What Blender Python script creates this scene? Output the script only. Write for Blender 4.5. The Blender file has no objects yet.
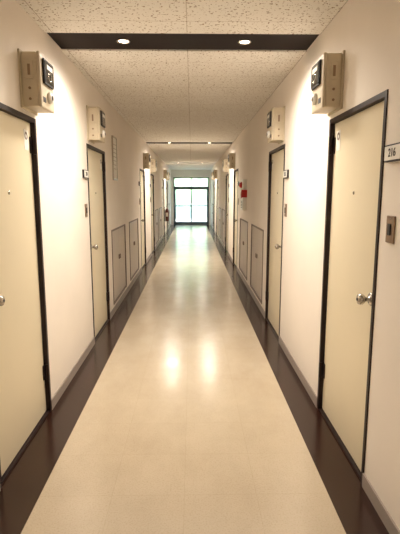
import bpy, bmesh, math, random
from mathutils import Vector, Matrix
random.seed(4)
XL, XR, H = -0.99, 0.885, 2.57
PER = 6.7
Y0, Y1 = -4.9, 21.6
sc = bpy.context.scene
sc.view_settings.view_transform = 'Standard'
sc.view_settings.look = 'None'
sc.view_settings.exposure = 0.0

def lin(c):
    return tuple(((v/255)/12.92 if v/255 <= .04045 else ((v/255+.055)/1.055)**2.4) for v in c)+(1,)

def mat(name, rgb, rough=.5, metal=0, noise=0, nscale=3, bump=0, bscale=200, spec=.5, emit=0):
    m = bpy.data.materials.new(name); m.use_nodes = True
    nt = m.node_tree; b = nt.nodes['Principled BSDF']
    c = lin(rgb)
    b.inputs['Base Color'].default_value = c
    b.inputs['Roughness'].default_value = rough
    b.inputs['Metallic'].default_value = metal
    b.inputs['Specular IOR Level'].default_value = spec
    geo = nt.nodes.new('ShaderNodeNewGeometry')
    n = nt.nodes.new('ShaderNodeTexNoise'); n.inputs['Scale'].default_value = nscale; n.inputs['Detail'].default_value = 6
    nt.links.new(geo.outputs['Position'], n.inputs['Vector'])
    mx = nt.nodes.new('ShaderNodeMix'); mx.data_type = 'RGBA'
    mx.inputs[6].default_value = tuple(v*(1-noise) for v in c[:3])+(1,)
    mx.inputs[7].default_value = tuple(min(1, v*(1+noise*.6)) for v in c[:3])+(1,)
    nt.links.new(n.outputs['Fac'], mx.inputs[0]); nt.links.new(mx.outputs[2], b.inputs['Base Color'])
    if bump:
        n2 = nt.nodes.new('ShaderNodeTexNoise'); n2.inputs['Scale'].default_value = bscale
        nt.links.new(geo.outputs['Position'], n2.inputs['Vector'])
        bp = nt.nodes.new('ShaderNodeBump'); bp.inputs['Strength'].default_value = bump; bp.inputs['Distance'].default_value = .003
        nt.links.new(n2.outputs['Fac'], bp.inputs['Height']); nt.links.new(bp.outputs['Normal'], b.inputs['Normal'])
    if emit:
        b.inputs['Emission Color'].default_value = c; b.inputs['Emission Strength'].default_value = emit
    return m

M_wall = mat('wall_paint', (239, 230, 219), .7, noise=.08, nscale=2, bump=.25, bscale=120, spec=.25)
M_door = mat('door_paint', (226, 214, 186), .38, noise=.06, nscale=2.5, spec=.4)
M_frame = mat('door_frame_brown', (38, 24, 22), .45, spec=.3)
M_cup = mat('cupboard_paint', (200, 188, 177), .45, noise=.05)
M_cupf = mat('cupboard_frame', (124, 108, 98), .5)
M_base = mat('baseboard_vinyl', (160, 148, 138), .5, noise=.08)
M_band = mat('ceiling_band_brown', (26, 15, 13), .6, noise=.1, spec=.2)
M_metal = mat('satin_steel', (190, 185, 178), .25, metal=1)
M_bronze = mat('bronze_plate', (140, 116, 94), .4, metal=.4)
M_box = mat('meter_box_beige', (208, 194, 168), .5, noise=.15, nscale=12)
M_black = mat('black_glass', (14, 13, 14), .12)
M_white = mat('white_plastic', (235, 232, 224), .5)
M_red = mat('red_enamel', (190, 30, 28), .35)
M_dred = mat('dark_red_enamel', (84, 34, 30), .4)
M_ink = mat('dark_ink', (35, 30, 30), .6)
M_alum = mat('window_frame_metal', (78, 88, 90), .4, metal=.2)
M_green = mat('foliage', (150, 190, 120), .8, noise=.35, nscale=3)
M_conc = mat('concrete', (200, 200, 195), .9, noise=.15)
M_lamp = mat('lamp_glow', (255, 240, 220), .5, emit=14)
M_chrome = mat('lamp_reflector', (215, 205, 195), .18, metal=1)
M_floord = mat('floor_border_brown', (50, 29, 22), .2, noise=.35, nscale=5, spec=.5)

def floor_mat():
    m = bpy.data.materials.new('vinyl_floor'); m.use_nodes = True
    nt = m.node_tree; N = nt.nodes; L = nt.links; b = N['Principled BSDF']
    geo = N.new('ShaderNodeNewGeometry')
    n1 = N.new('ShaderNodeTexNoise'); n1.inputs['Scale'].default_value = 3; n1.inputs['Detail'].default_value = 10; n1.inputs['Roughness'].default_value = .7
    mp = N.new('ShaderNodeMapping'); mp.inputs['Scale'].default_value = (1, .6, 1)
    L.new(geo.outputs['Position'], mp.inputs['Vector']); L.new(mp.outputs[0], n1.inputs['Vector'])
    cr = N.new('ShaderNodeValToRGB')
    cr.color_ramp.elements[0].position = .25; cr.color_ramp.elements[0].color = lin((190, 174, 150))
    cr.color_ramp.elements[1].position = .75; cr.color_ramp.elements[1].color = lin((207, 193, 170))
    L.new(n1.outputs['Fac'], cr.inputs[0])
    br = N.new('ShaderNodeTexBrick'); br.offset = 0; br.inputs['Scale'].default_value = 1
    br.inputs['Brick Width'].default_value = .363; br.inputs['Row Height'].default_value = .363
    br.inputs['Mortar Size'].default_value = .002; br.inputs['Mortar Smooth'].default_value = .6
    br.inputs['Color1'].default_value = (1, 1, 1, 1); br.inputs['Color2'].default_value = (.95, .94, .925, 1); br.inputs['Mortar'].default_value = (.84, .81, .76, 1)
    mp2 = N.new('ShaderNodeMapping'); mp2.inputs['Location'].default_value = (.768, .1, 0)
    L.new(geo.outputs['Position'], mp2.inputs['Vector']); L.new(mp2.outputs[0], br.inputs['Vector'])
    mx = N.new('ShaderNodeMix'); mx.data_type = 'RGBA'; mx.blend_type = 'MULTIPLY'; mx.inputs[0].default_value = .6
    L.new(cr.outputs[0], mx.inputs[6]); L.new(br.outputs['Color'], mx.inputs[7])
    n4 = N.new('ShaderNodeTexNoise'); n4.inputs['Scale'].default_value = 120; n4.inputs['Detail'].default_value = 2
    L.new(geo.outputs['Position'], n4.inputs['Vector'])
    c4 = N.new('ShaderNodeValToRGB'); c4.color_ramp.elements[0].position = .3; c4.color_ramp.elements[0].color = (.84, .82, .78, 1); c4.color_ramp.elements[1].position = .52
    L.new(n4.outputs['Fac'], c4.inputs[0])
    m4 = N.new('ShaderNodeMix'); m4.data_type = 'RGBA'; m4.blend_type = 'MULTIPLY'; m4.inputs[0].default_value = .7
    L.new(mx.outputs[2], m4.inputs[6]); L.new(c4.outputs[0], m4.inputs[7])
    L.new(m4.outputs[2], b.inputs['Base Color'])
    n2 = N.new('ShaderNodeTexNoise'); n2.inputs['Scale'].default_value = 5; n2.inputs['Detail'].default_value = 4; n2.inputs['Roughness'].default_value = .5
    L.new(geo.outputs['Position'], n2.inputs['Vector'])
    mr = N.new('ShaderNodeMapRange'); mr.inputs[1].default_value = .3; mr.inputs[2].default_value = .7; mr.inputs[3].default_value = .19; mr.inputs[4].default_value = .25
    L.new(n2.outputs['Fac'], mr.inputs[0]); L.new(mr.outputs[0], b.inputs['Roughness'])
    n3 = N.new('ShaderNodeTexNoise'); n3.inputs['Scale'].default_value = 4; n3.inputs['Detail'].default_value = 1
    L.new(geo.outputs['Position'], n3.inputs['Vector'])
    bp = N.new('ShaderNodeBump'); bp.inputs['Strength'].default_value = .08; bp.inputs['Distance'].default_value = .01
    L.new(n3.outputs['Fac'], bp.inputs['Height']); L.new(bp.outputs[0], b.inputs['Normal'])
    b.inputs['Specular IOR Level'].default_value = .9
    return m
M_floor = floor_mat()

def ceil_mat():
    m = bpy.data.materials.new('acoustic_ceiling_tile'); m.use_nodes = True
    nt = m.node_tree; N = nt.nodes; L = nt.links; b = N['Principled BSDF']; b.inputs['Roughness'].default_value = .9
    b.inputs['Specular IOR Level'].default_value = .1
    geo = N.new('ShaderNodeNewGeometry')
    n = N.new('ShaderNodeTexNoise'); n.inputs['Scale'].default_value = 60; n.inputs['Detail'].default_value = 2.5
    L.new(geo.outputs['Position'], n.inputs['Vector'])
    cr = N.new('ShaderNodeValToRGB'); e = cr.color_ramp.elements
    e[0].position = .345; e[0].color = lin((150, 126, 106)); e[1].position = .395; e[1].color = lin((242, 238, 231))
    L.new(n.outputs['Fac'], cr.inputs[0])
    br = N.new('ShaderNodeTexBrick'); br.offset = 0; br.inputs['Scale'].default_value = 1
    br.inputs['Brick Width'].default_value = .91; br.inputs['Row Height'].default_value = .455
    br.inputs['Mortar Size'].default_value = .0025
    br.inputs['Color1'].default_value = (1, 1, 1, 1); br.inputs['Color2'].default_value = (.97, .97, .96, 1); br.inputs['Mortar'].default_value = (.6, .55, .5, 1)
    mp2 = N.new('ShaderNodeMapping'); mp2.inputs['Location'].default_value = (.03, .1, 0)
    L.new(geo.outputs['Position'], mp2.inputs['Vector']); L.new(mp2.outputs[0], br.inputs['Vector'])
    mx = N.new('ShaderNodeMix'); mx.data_type = 'RGBA'; mx.blend_type = 'MULTIPLY'; mx.inputs[0].default_value = 1
    L.new(cr.outputs[0], mx.inputs[6]); L.new(br.outputs['Color'], mx.inputs[7]); L.new(mx.outputs[2], b.inputs['Base Color'])
    bp = N.new('ShaderNodeBump'); bp.inputs['Strength'].default_value = .4; bp.inputs['Distance'].default_value = .004
    L.new(cr.outputs[0], bp.inputs['Height']); L.new(bp.outputs[0], b.inputs['Normal'])
    return m
M_ceil = ceil_mat()

def glass_mat():
    m = bpy.data.materials.new('hazy_window_glass'); m.use_nodes = True
    nt = m.node_tree; N = nt.nodes; L = nt.links
    N.remove(N['Principled BSDF']); out = N['Material Output']
    t = N.new('ShaderNodeBsdfTransparent'); t.inputs[0].default_value = (.93, .98, .98, 1)
    tr = N.new('ShaderNodeBsdfTranslucent'); tr.inputs[0].default_value = (.86, .97, .98, 1)
    g = N.new('ShaderNodeBsdfGlossy'); g.inputs['Roughness'].default_value = .05
    a = N.new('ShaderNodeMixShader'); a.inputs[0].default_value = .35
    c = N.new('ShaderNodeMixShader'); c.inputs[0].default_value = .06
    L.new(t.outputs[0], a.inputs[1]); L.new(tr.outputs[0], a.inputs[2])
    L.new(a.outputs[0], c.inputs[1]); L.new(g.outputs[0], c.inputs[2]); L.new(c.outputs[0], out.inputs[0])
    return m
M_glass = glass_mat()

def empty(name, loc):
    e = bpy.data.objects.new(name, None); e.location = loc; e.empty_display_size = .1
    sc.collection.objects.link(e); return e

def finish(name, bm, mats, parent=None, smooth=False, bevel=0):
    me = bpy.data.meshes.new(name); bmesh.ops.recalc_face_normals(bm, faces=bm.faces)
    if parent: bmesh.ops.translate(bm, verts=bm.verts, vec=-Vector(parent.location))
    bm.to_mesh(me); bm.free()
    for m in (mats if isinstance(mats, (list, tuple)) else [mats]): me.materials.append(m)
    if smooth:
        for p in me.polygons: p.use_smooth = True
    o = bpy.data.objects.new(name, me); sc.collection.objects.link(o)
    if parent: o.parent = parent
    if bevel:
        md = o.modifiers.new('bevel', 'BEVEL'); md.width = bevel; md.segments = 2; md.limit_method = 'ANGLE'
    return o

def addbox(bm, x0, x1, y0, y1, z0, z1):
    x0, x1 = sorted((x0, x1)); y0, y1 = sorted((y0, y1)); z0, z1 = sorted((z0, z1))
    v = [bm.verts.new(p) for p in [(x0,y0,z0),(x1,y0,z0),(x1,y1,z0),(x0,y1,z0),(x0,y0,z1),(x1,y0,z1),(x1,y1,z1),(x0,y1,z1)]]
    for f in [(0,3,2,1),(4,5,6,7),(0,1,5,4),(1,2,6,5),(2,3,7,6),(3,0,4,7)]: bm.faces.new([v[i] for i in f])

def boxes(name, bs, m, parent=None, bevel=0):
    bm = bmesh.new()
    for b in bs: addbox(bm, *b)
    return finish(name, bm, m, parent, bevel=bevel)

def addlathe(bm, prof, origin, axis, seg=24):
    axis = Vector(axis).normalized(); q = Vector((0, 0, 1)).rotation_difference(axis); o = Vector(origin)
    rings = []
    for r, h in prof:
        if r < 1e-6: rings.append([bm.verts.new(o+q@Vector((0, 0, h)))])
        else: rings.append([bm.verts.new(o+q@Vector((r*math.cos(2*math.pi*i/seg), r*math.sin(2*math.pi*i/seg), h))) for i in range(seg)])
    for a, b in zip(rings, rings[1:]):
        for i in range(seg):
            j = (i+1) % seg
            if len(a) == 1 and len(b) == 1: continue
            if len(a) == 1: bm.faces.new((a[0], b[i], b[j]))
            elif len(b) == 1: bm.faces.new((a[i], a[j], b[0]))
            else: bm.faces.new((a[i], a[j], b[j], b[i]))
def lathe(name, prof, origin, axis, m, parent=None, seg=24):
    bm = bmesh.new(); addlathe(bm, prof, origin, axis, seg)
    return finish(name, bm, m, parent, smooth=True)

def U(s, u): return XL+u if s < 0 else XR-u
def nrm(s): return (1, 0, 0) if s < 0 else (-1, 0, 0)

# ---------------- openings
doors, cups = [], []
for k in range(-1, 3):
    o = PER*k
    doors += [(2.13+o, 3.0+o), (4.42+o, 5.31+o)]
    for a, b in ((5.6, 6.74), (7.18, 8.36)):
        if b+o < Y1-.4: cups.append((a+o, b+o))
doors = [d for d in doors if d[0] > Y0+.1]
DT, CZ0, CZ1, WT = 1.96, .11, 1.05, .12
ops = sorted([(a, b, 0, DT) for a, b in doors]+[(a, b, CZ0, CZ1) for a, b in cups])

for s, side in ((-1, 'left'), (1, 'right')):
    bs = []; base = []; y = Y0
    for a, b, z0, z1 in ops:
        bs.append((U(s, 0), U(s, -WT), y, a, 0, H+.1))
        base.append((U(s, 0), U(s, .009), y, a, 0, .075))
        bs.append((U(s, 0), U(s, -WT), a, b, z1, H+.1))
        if z0 > 0:
            bs.append((U(s, 0), U(s, -WT), a, b, 0, z0)); base.append((U(s, 0), U(s, .009), a, b, 0, .075))
        y = b
    bs.append((U(s, 0), U(s, -WT), y, Y1, 0, H+.1)); base.append((U(s, 0), U(s, .009), y, Y1, 0, .075))
    boxes('wall_'+side, bs, M_wall); boxes('baseboard_'+side, base, M_base)

bm = bmesh.new()
addbox(bm, -.768, .684, Y0, Y1+.1, -.1, 0)
n0 = len(bm.faces)
addbox(bm, XL-WT, -.768, Y0, Y1+.1, -.1, 0); addbox(bm, .684, XR+WT, Y0, Y1+.1, -.1, 0)
bm.faces.ensure_lookup_table()
for f in bm.faces[n0:]: f.material_index = 1
finish('floor', bm, [M_floor, M_floord])

bands = [(3.31+PER*k, 3.70+PER*k) for k in range(-1, 3)]
cs = []; y = Y0
for a, b in bands:
    cs.append((XL, XR, y, a, H, H+.1)); y = b
cs.append((XL, XR, y, Y1, H, H+.1))
boxes('ceiling', cs, M_ceil)
for i, (a, b) in enumerate(bands): boxes('trim_%d' % (i+1), [(XL, XR, a, b, H+.012, H+.1)], M_band)
boxes('wall_back', [(XL-WT, XR+WT, Y0-.1, Y0, 0, H+.1)], M_wall)
WX0, WX1, WZ = -.86, .80, 2.22
boxes('wall_end', [(XL-WT, WX0, Y1, Y1+.12, 0, H+.1), (WX1, XR+WT, Y1, Y1+.12, 0, H+.1), (WX0, WX1, Y1, Y1+.12, WZ, H+.1)], M_wall)

w = empty('window_1', (-.03, Y1+.05, 0))
fr = [(WX0, WX0+.045, Y1+.01, Y1+.1, 0, WZ), (WX1-.045, WX1, Y1+.01, Y1+.1, 0, WZ), (WX0, WX1, Y1+.01, Y1+.1, WZ-.045, WZ), (WX0, WX1, Y1+.01, Y1+.1, 0, .05), (WX0, WX1, Y1, Y1+.1, 1.70, 1.79)]
boxes('frame', fr, M_alum, w, .004)
mid = (WX0+WX1)/2
fr = []
for a, b in ((WX0+.045, mid+.025), (mid-.025, WX1-.045)):
    fr += [(a, a+.05, Y1+.03, Y1+.07, .05, 1.7), (b-.05, b, Y1+.03, Y1+.07, .05, 1.7), (a, b, Y1+.03, Y1+.07, 1.66, 1.7), (a, b, Y1+.03, Y1+.07, .05, .15), (a, b, Y1+.035, Y1+.065, .88, .92)]
fr.append((mid-.02, mid+.02, Y1+.03, Y1+.07, 1.79, WZ-.045))
boxes('sashes', fr, M_alum, w)
boxes('glass', [(WX0+.045, WX1-.045, Y1+.048, Y1+.052, .05, WZ-.045)], M_glass, w)
boxes('handle', [(mid+.0, mid+.02, Y1-.0, Y1+.03, .95, 1.1)], M_metal, w)

boxes('ground', [(-12, 12, Y1+.1, Y1+30, -.15, -.05)], M_conc)
bm = bmesh.new()
for i in range(90):
    c = Vector((random.uniform(-6, 6), Y1+random.uniform(6, 9), random.uniform(.3, 3.2)))
    r = bmesh.ops.create_icosphere(bm, subdivisions=2, radius=random.uniform(.5, .9), matrix=Matrix.Translation(c))
    for v in r['verts']: v.co += (v.co-c)*random.uniform(-.2, .2)
finish('hedge', bm, M_green)
rb = [(-3, 3, Y1+2.5, Y1+2.55, 1.05, 1.1), (-3, 3, Y1+2.5, Y1+2.55, .05, .1)]
for i in range(41): rb.append((-3+i*.15, -2.98+i*.15, Y1+2.51, Y1+2.54, -.05, 1.08))
boxes('railing', rb, M_white)

def text_obj(txt, s, u, y, z, size, parent):
    cu = bpy.data.curves.new('digits', 'FONT'); cu.body = txt; cu.size = size; cu.extrude = .0006; cu.offset = .0006; cu.align_x = 'CENTER'; cu.align_y = 'CENTER'
    t = bpy.data.objects.new('tmp', cu); sc.collection.objects.link(t)
    bpy.context.view_layer.update()
    me = bpy.data.meshes.new_from_object(t.evaluated_get(bpy.context.evaluated_depsgraph_get()))
    bpy.data.objects.remove(t)
    d = 1 if s < 0 else -1
    Mx = Matrix(((0, 0, d, 0), (d, 0, 0, 0), (0, 1, 0, 0), (0, 0, 0, 1)))
    me.transform(Mx); me.transform(Matrix.Translation(Vector((U(s, u), y, z))-Vector(parent.location)))
    me.materials.clear(); me.materials.append(M_ink)
    o = bpy.data.objects.new('digits', me); sc.collection.objects.link(o); o.parent = parent

dn = 0
for s in (-1, 1):
    for (a, b) in doors:
        dn += 1
        e = empty('door_%d' % dn, (U(s, 0), (a+b)/2, 0)); fw = .026
        boxes('door_frame', [(U(s, .006), U(s, -.1), a, a+fw, 0, DT), (U(s, .006), U(s, -.1), b-fw, b, 0, DT), (U(s, .006), U(s, -.1), a+fw, b-fw, DT-fw, DT)], M_frame, e)
        boxes('threshold', [(U(s, -.002), U(s, -.1), a+fw, b-fw, 0, .012)], M_frame, e)
        boxes('slab', [(U(s, -.022), U(s, -.065), a+fw+.002, b-fw-.002, .014, DT-fw-.002)], M_door, e, .003)
        ky, kz = a+.10, .97
        lathe('knob', [(0, 0), (.034, 0), (.034, .006), (.028, .011), (.012, .014), (.011, .032), (.02, .038), (.027, .048), (.028, .058), (.024, .068), (.012, .073), (0, .074)], (U(s, -.022), ky, kz), nrm(s), M_metal, e)
        lathe('keyhole', [(.007, .0), (.007, .002), (0, .002)], (U(s, .052), ky, kz), nrm(s), M_ink, e, 12)
        lathe('peephole', [(0, 0), (.009, 0), (.009, .004), (.005, .005), (0, .003)], (U(s, -.022), (a+b)/2, 1.5), nrm(s), M_metal, e, 16)
        bm = bmesh.new()
        for hz in (.24, 1.74):
            addlathe(bm, [(0, 0), (.011, 0), (.011, .11), (0, .11)], (U(s, .002), b-.03, hz), (0, 0, 1), 12)
            addbox(bm, U(s, -.021), U(s, -.016), b-.06, b-.03, hz+.005, hz+.105)
        finish('hinges', bm, M_frame, e)
        boxes('sticker_card', [(U(s, -.0222), U(s, -.0205), b-.15, b-.08, 1.76, 1.88)], M_white, e)
        lathe('sticker_ring', [(.024, .0022), (.012, .0022), (.012, 0), (.024, 0), (.024, .0022)], (U(s, -.0216), b-.115, 1.845), nrm(s), M_cupf, e, 20)
        sy = a-.125
        g = empty('room_number_sign', (U(s, 0), sy, 1.67))
        boxes('housing', [(U(s, 0), U(s, .018), sy-.085, sy+.085, 1.635, 1.71)], M_ink, g, .002)
        boxes('name_plate', [(U(s, .018), U(s, .020), sy-.078, sy+.078, 1.642, 1.703)], M_white, g)
        text_obj('%d' % (int(219-(dn-8)) if s > 0 else 200+dn), s, .021, sy, 1.672, .05, g)
        g = empty('wall_switch', (U(s, 0), sy, 1.34))
        boxes('plate', [(U(s, 0), U(s, .008), sy-.04, sy+.04, 1.28, 1.40)], M_bronze, g, .003)
        boxes('button', [(U(s, .008), U(s, .014), sy-.014, sy+.014, 1.315, 1.365)], M_ink, g, .002)
        lathe('screw', [(0, 0), (.004, 0), (.004, .001), (0, .001)], (U(s, .008), sy, 1.388), nrm(s), M_metal, g, 8)

for s in (-1, 1):
    for (a, b) in cups:
        e = empty('meter_cupboard', (U(s, 0), (a+b)/2, CZ0)); fw = .022; m = (a+b)/2
        boxes('cupboard_frame', [(U(s, .008), U(s, -.1), a, a+fw, CZ0, CZ1), (U(s, .008), U(s, -.1), b-fw, b, CZ0, CZ1), (U(s, .008), U(s, -.1), a+fw, b-fw, CZ1-fw, CZ1), (U(s, .008), U(s, -.1), a+fw, b-fw, CZ0, CZ0+fw), (U(s, -.02), U(s, -.1), m-.01, m+.01, CZ0+fw, CZ1-fw)], M_cupf, e)
        boxes('panels', [(U(s, -.004), U(s, -.03), a+fw+.003, m-.003, CZ0+fw+.003, CZ1-fw-.003), (U(s, -.004), U(s, -.03), m+.003, b-fw-.003, CZ0+fw+.003, CZ1-fw-.003)], M_cup, e, .002)
        boxes('latches', [(U(s, -.004), U(s, .012), m-.05, m-.03, .62, .68), (U(s, -.004), U(s, .012), m+.03, m+.05, .62, .68)], M_cupf, e, .003)

def meter_box(s, y):
    z0, z1, D, Wd = 2.0, 2.30, .12, .25
    e = empty('electric_meter_box', (U(s, 0), y+Wd/2, z0))
    boxes('mount_plate', [(U(s, 0), U(s, .012), y-.012, y+Wd+.012, z0-.012, z1+.012)], M_box, e, .003)
    boxes('body', [(U(s, .012), U(s, D-.02), y, y+Wd, z0, z1)], M_box, e, .006)
    boxes('cover', [(U(s, D-.02), U(s, D), y-.004, y+Wd+.004, z0-.004, z1+.004)], M_box, e, .008)
    boxes('window_bezel', [(U(s, D), U(s, D+.014), y+.035, y+.215, z0+.135, z0+.275)], M_ink, e, .004)
    boxes('meter_window', [(U(s, D+.014), U(s, D+.017), y+.045, y+.205, z0+.145, z0+.265)], M_black, e, .001)
    boxes('dial_plate', [(U(s, D+.017), U(s, D+.0185), y+.07, y+.18, z0+.222, z0+.248)], M_white, e)
    lathe('dial_disc', [(.03, 0), (.03, .002), (.022, .002), (.022, 0), (.03, 0)], (U(s, D+.017), y+.125, z0+.185), nrm(s), M_metal, e)
    lathe('cap', [(0, 0), (.034, 0), (.034, .012), (.025, .022), (0, .023)], (U(s, D), y+.14, z0+.07), nrm(s), M_white, e)
    lathe('cap_centre', [(.014, 0), (.014, .004), (0, .005)], (U(s, D+.021), y+.14, z0+.07), nrm(s), M_ink, e, 16)
    boxes('label', [(U(s, D), U(s, D+.002), y+.03, y+.075, z0+.03, z0+.06)], M_ink, e)
    boxes('side_breaker', [(U(s, .035), U(s, .08), y-.008, y, z0+.15, z0+.25)], M_box, e, .003)
    boxes('side_slot', [(U(s, .05), U(s, .065), y-.011, y-.008, z0+.17, z0+.23)], M_bronze, e)
    bm = bmesh.new()
    for zz in (.04, .10): addlathe(bm, [(0, 0), (.008, 0), (.008, .005), (0, .005)], (U(s, .055), y, z0+zz), (0, -1, 0), 10)
    finish('side_screws', bm, M_bronze, e)
for s in (-1, 1):
    for k in range(-1, 3):
        for yy in (2.78, 4.48): meter_box(s, yy+PER*k)

for i, (a, b) in enumerate(bands):
    for x in (-.49, .385):
        yc = (a+b)/2; e = empty('recessed_downlight', (x, yc, H))
        lathe('trim_ring', [(.034, .0), (.048, -.0), (.05, -.005), (.045, -.009), (.035, -.006), (.034, 0)], (x, yc, H+.012), (0, 0, 1), M_chrome, e, 32)
        lathe('lamp', [(.034, -.002), (.024, -.006), (0, -.008)], (x, yc, H+.011), (0, 0, 1), M_lamp, e, 24)
        L = bpy.data.lights.new('downlight_beam', 'SPOT'); L.energy = 126; L.color = (1, .905, .79); L.spot_size = math.radians(168); L.spot_blend = .8; L.shadow_soft_size = .1
        o = bpy.data.objects.new('beam', L); sc.collection.objects.link(o); o.parent = e; o.location = (0, 0, -.03)

e = empty('notice_board', (XL, 5.95, 1.9))
boxes('board_frame', [(XL, XL+.02, 5.8, 6.1, 1.66, 1.675), (XL, XL+.02, 5.8, 6.1, 2.185, 2.2), (XL, XL+.02, 5.8, 5.815, 1.675, 2.185), (XL, XL+.02, 6.085, 6.1, 1.675, 2.185)], M_metal, e)
boxes('board', [(XL, XL+.01, 5.815, 6.085, 1.675, 2.185)], M_white, e)
boxes('printed_lines', [(XL+.01, XL+.011, 5.85, 6.05, 2.1-.05*i, 2.106-.05*i) for i in range(7)], M_cupf, e)

e = empty('fire_alarm_panel', (XR, 7.6, 1.5))
boxes('panel', [(XR, XR-.06, 7.45, 7.8, 1.22, 1.72)], M_white, e, .006)
lathe('red_lamp', [(.05, 0), (.05, .01), (.042, .03), (.025, .045), (0, .05)], (XR-.06, 7.62, 1.63), (-1, 0, 0), M_red, e)
lathe('push_button', [(.055, 0), (.055, .012), (.03, .014), (.028, .006), (0, .006)], (XR-.06, 7.62, 1.47), (-1, 0, 0), M_red, e)
boxes('sounder_grille', [(XR-.06, XR-.063, 7.55, 7.7, 1.26+.025*i, 1.27+.025*i) for i in range(5)], M_ink, e)
boxes('red_sign', [(XR-.0, XR-.09, 7.38, 7.40, 1.43, 1.55)], M_red, e, .002)

def extinguisher(x, y, z):
    e = empty('fire_extinguisher', (x, y, z))
    lathe('cylinder', [(0, 0), (.062, 0), (.068, .012), (.068, .36), (.055, .41), (.028, .44), (.022, .46), (0, .46)], (x, y, z), (0, 0, 1), M_dred, e)
    lathe('valve', [(.018, .455), (.02, .5), (.012, .51), (0, .51)], (x, y, z), (0, 0, 1), M_metal, e, 12)
    boxes('levers', [(x-.01, x+.01, y-.11, y+.02, z+.5, z+.512), (x-.01, x+.01, y-.10, y+.02, z+.535, z+.546), (x-.01, x+.01, y-.0, y+.02, z+.5, z+.546)], M_ink, e, .002)
    cu = bpy.data.curves.new('hose', 'CURVE'); cu.dimensions = '3D'; cu.bevel_depth = .009
    sp = cu.splines.new('BEZIER'); sp.bezier_points.add(2)
    for p, c in zip(sp.bezier_points, ((0, .02, .49), (0, .095, .38), (0, .08, .12))):
        p.co = c; p.handle_left_type = p.handle_right_type = 'AUTO'
    cu.materials.append(M_ink)
    o = bpy.data.objects.new('hose', cu); sc.collection.objects.link(o); o.parent = e
    boxes('wall_bracket', [(XL, XL+.012, y-.05, y+.05, z-.01, z+.5), (XL, x+.07, y-.05, y+.05, z-.012, z), (XL, x-.02, y-.015, y+.015, z+.3, z+.33)], M_ink, e)
    boxes('label', [(x-.03, x+.03, y-.0705, y-.066, z+.16, z+.3)], M_white, e)
extinguisher(XL+.09, 16.6, .5)

wd = bpy.data.worlds.new('sky'); sc.world = wd; wd.use_nodes = True
nt = wd.node_tree; bg = nt.nodes['Background']
sky = nt.nodes.new('ShaderNodeTexSky'); sky.sky_type = 'NISHITA'
sky.sun_disc = False; sky.sun_elevation = math.radians(45); sky.sun_rotation = math.radians(180); sky.dust_density = 4
nt.links.new(sky.outputs[0], bg.inputs[0]); bg.inputs[1].default_value = 1.6
S = bpy.data.lights.new('sun', 'SUN'); S.energy = 8; S.angle = .02; S.color = (1, .96, .9)
so = bpy.data.objects.new('sun', S); sc.collection.objects.link(so); so.location = (0, 10, 12); so.rotation_euler = (math.radians(40), 0, math.radians(15))

F = 455
cam = bpy.data.cameras.new('camera'); co = bpy.data.objects.new('camera', cam); sc.collection.objects.link(co)
co.location = (0, 0, 1.5); co.rotation_euler = (math.radians(90)-math.atan(74/F), 0, -math.atan(8/F))
cam.sensor_fit = 'VERTICAL'; cam.sensor_height = 36; cam.lens = 36*F/534; cam.clip_start = .05
sc.camera = co
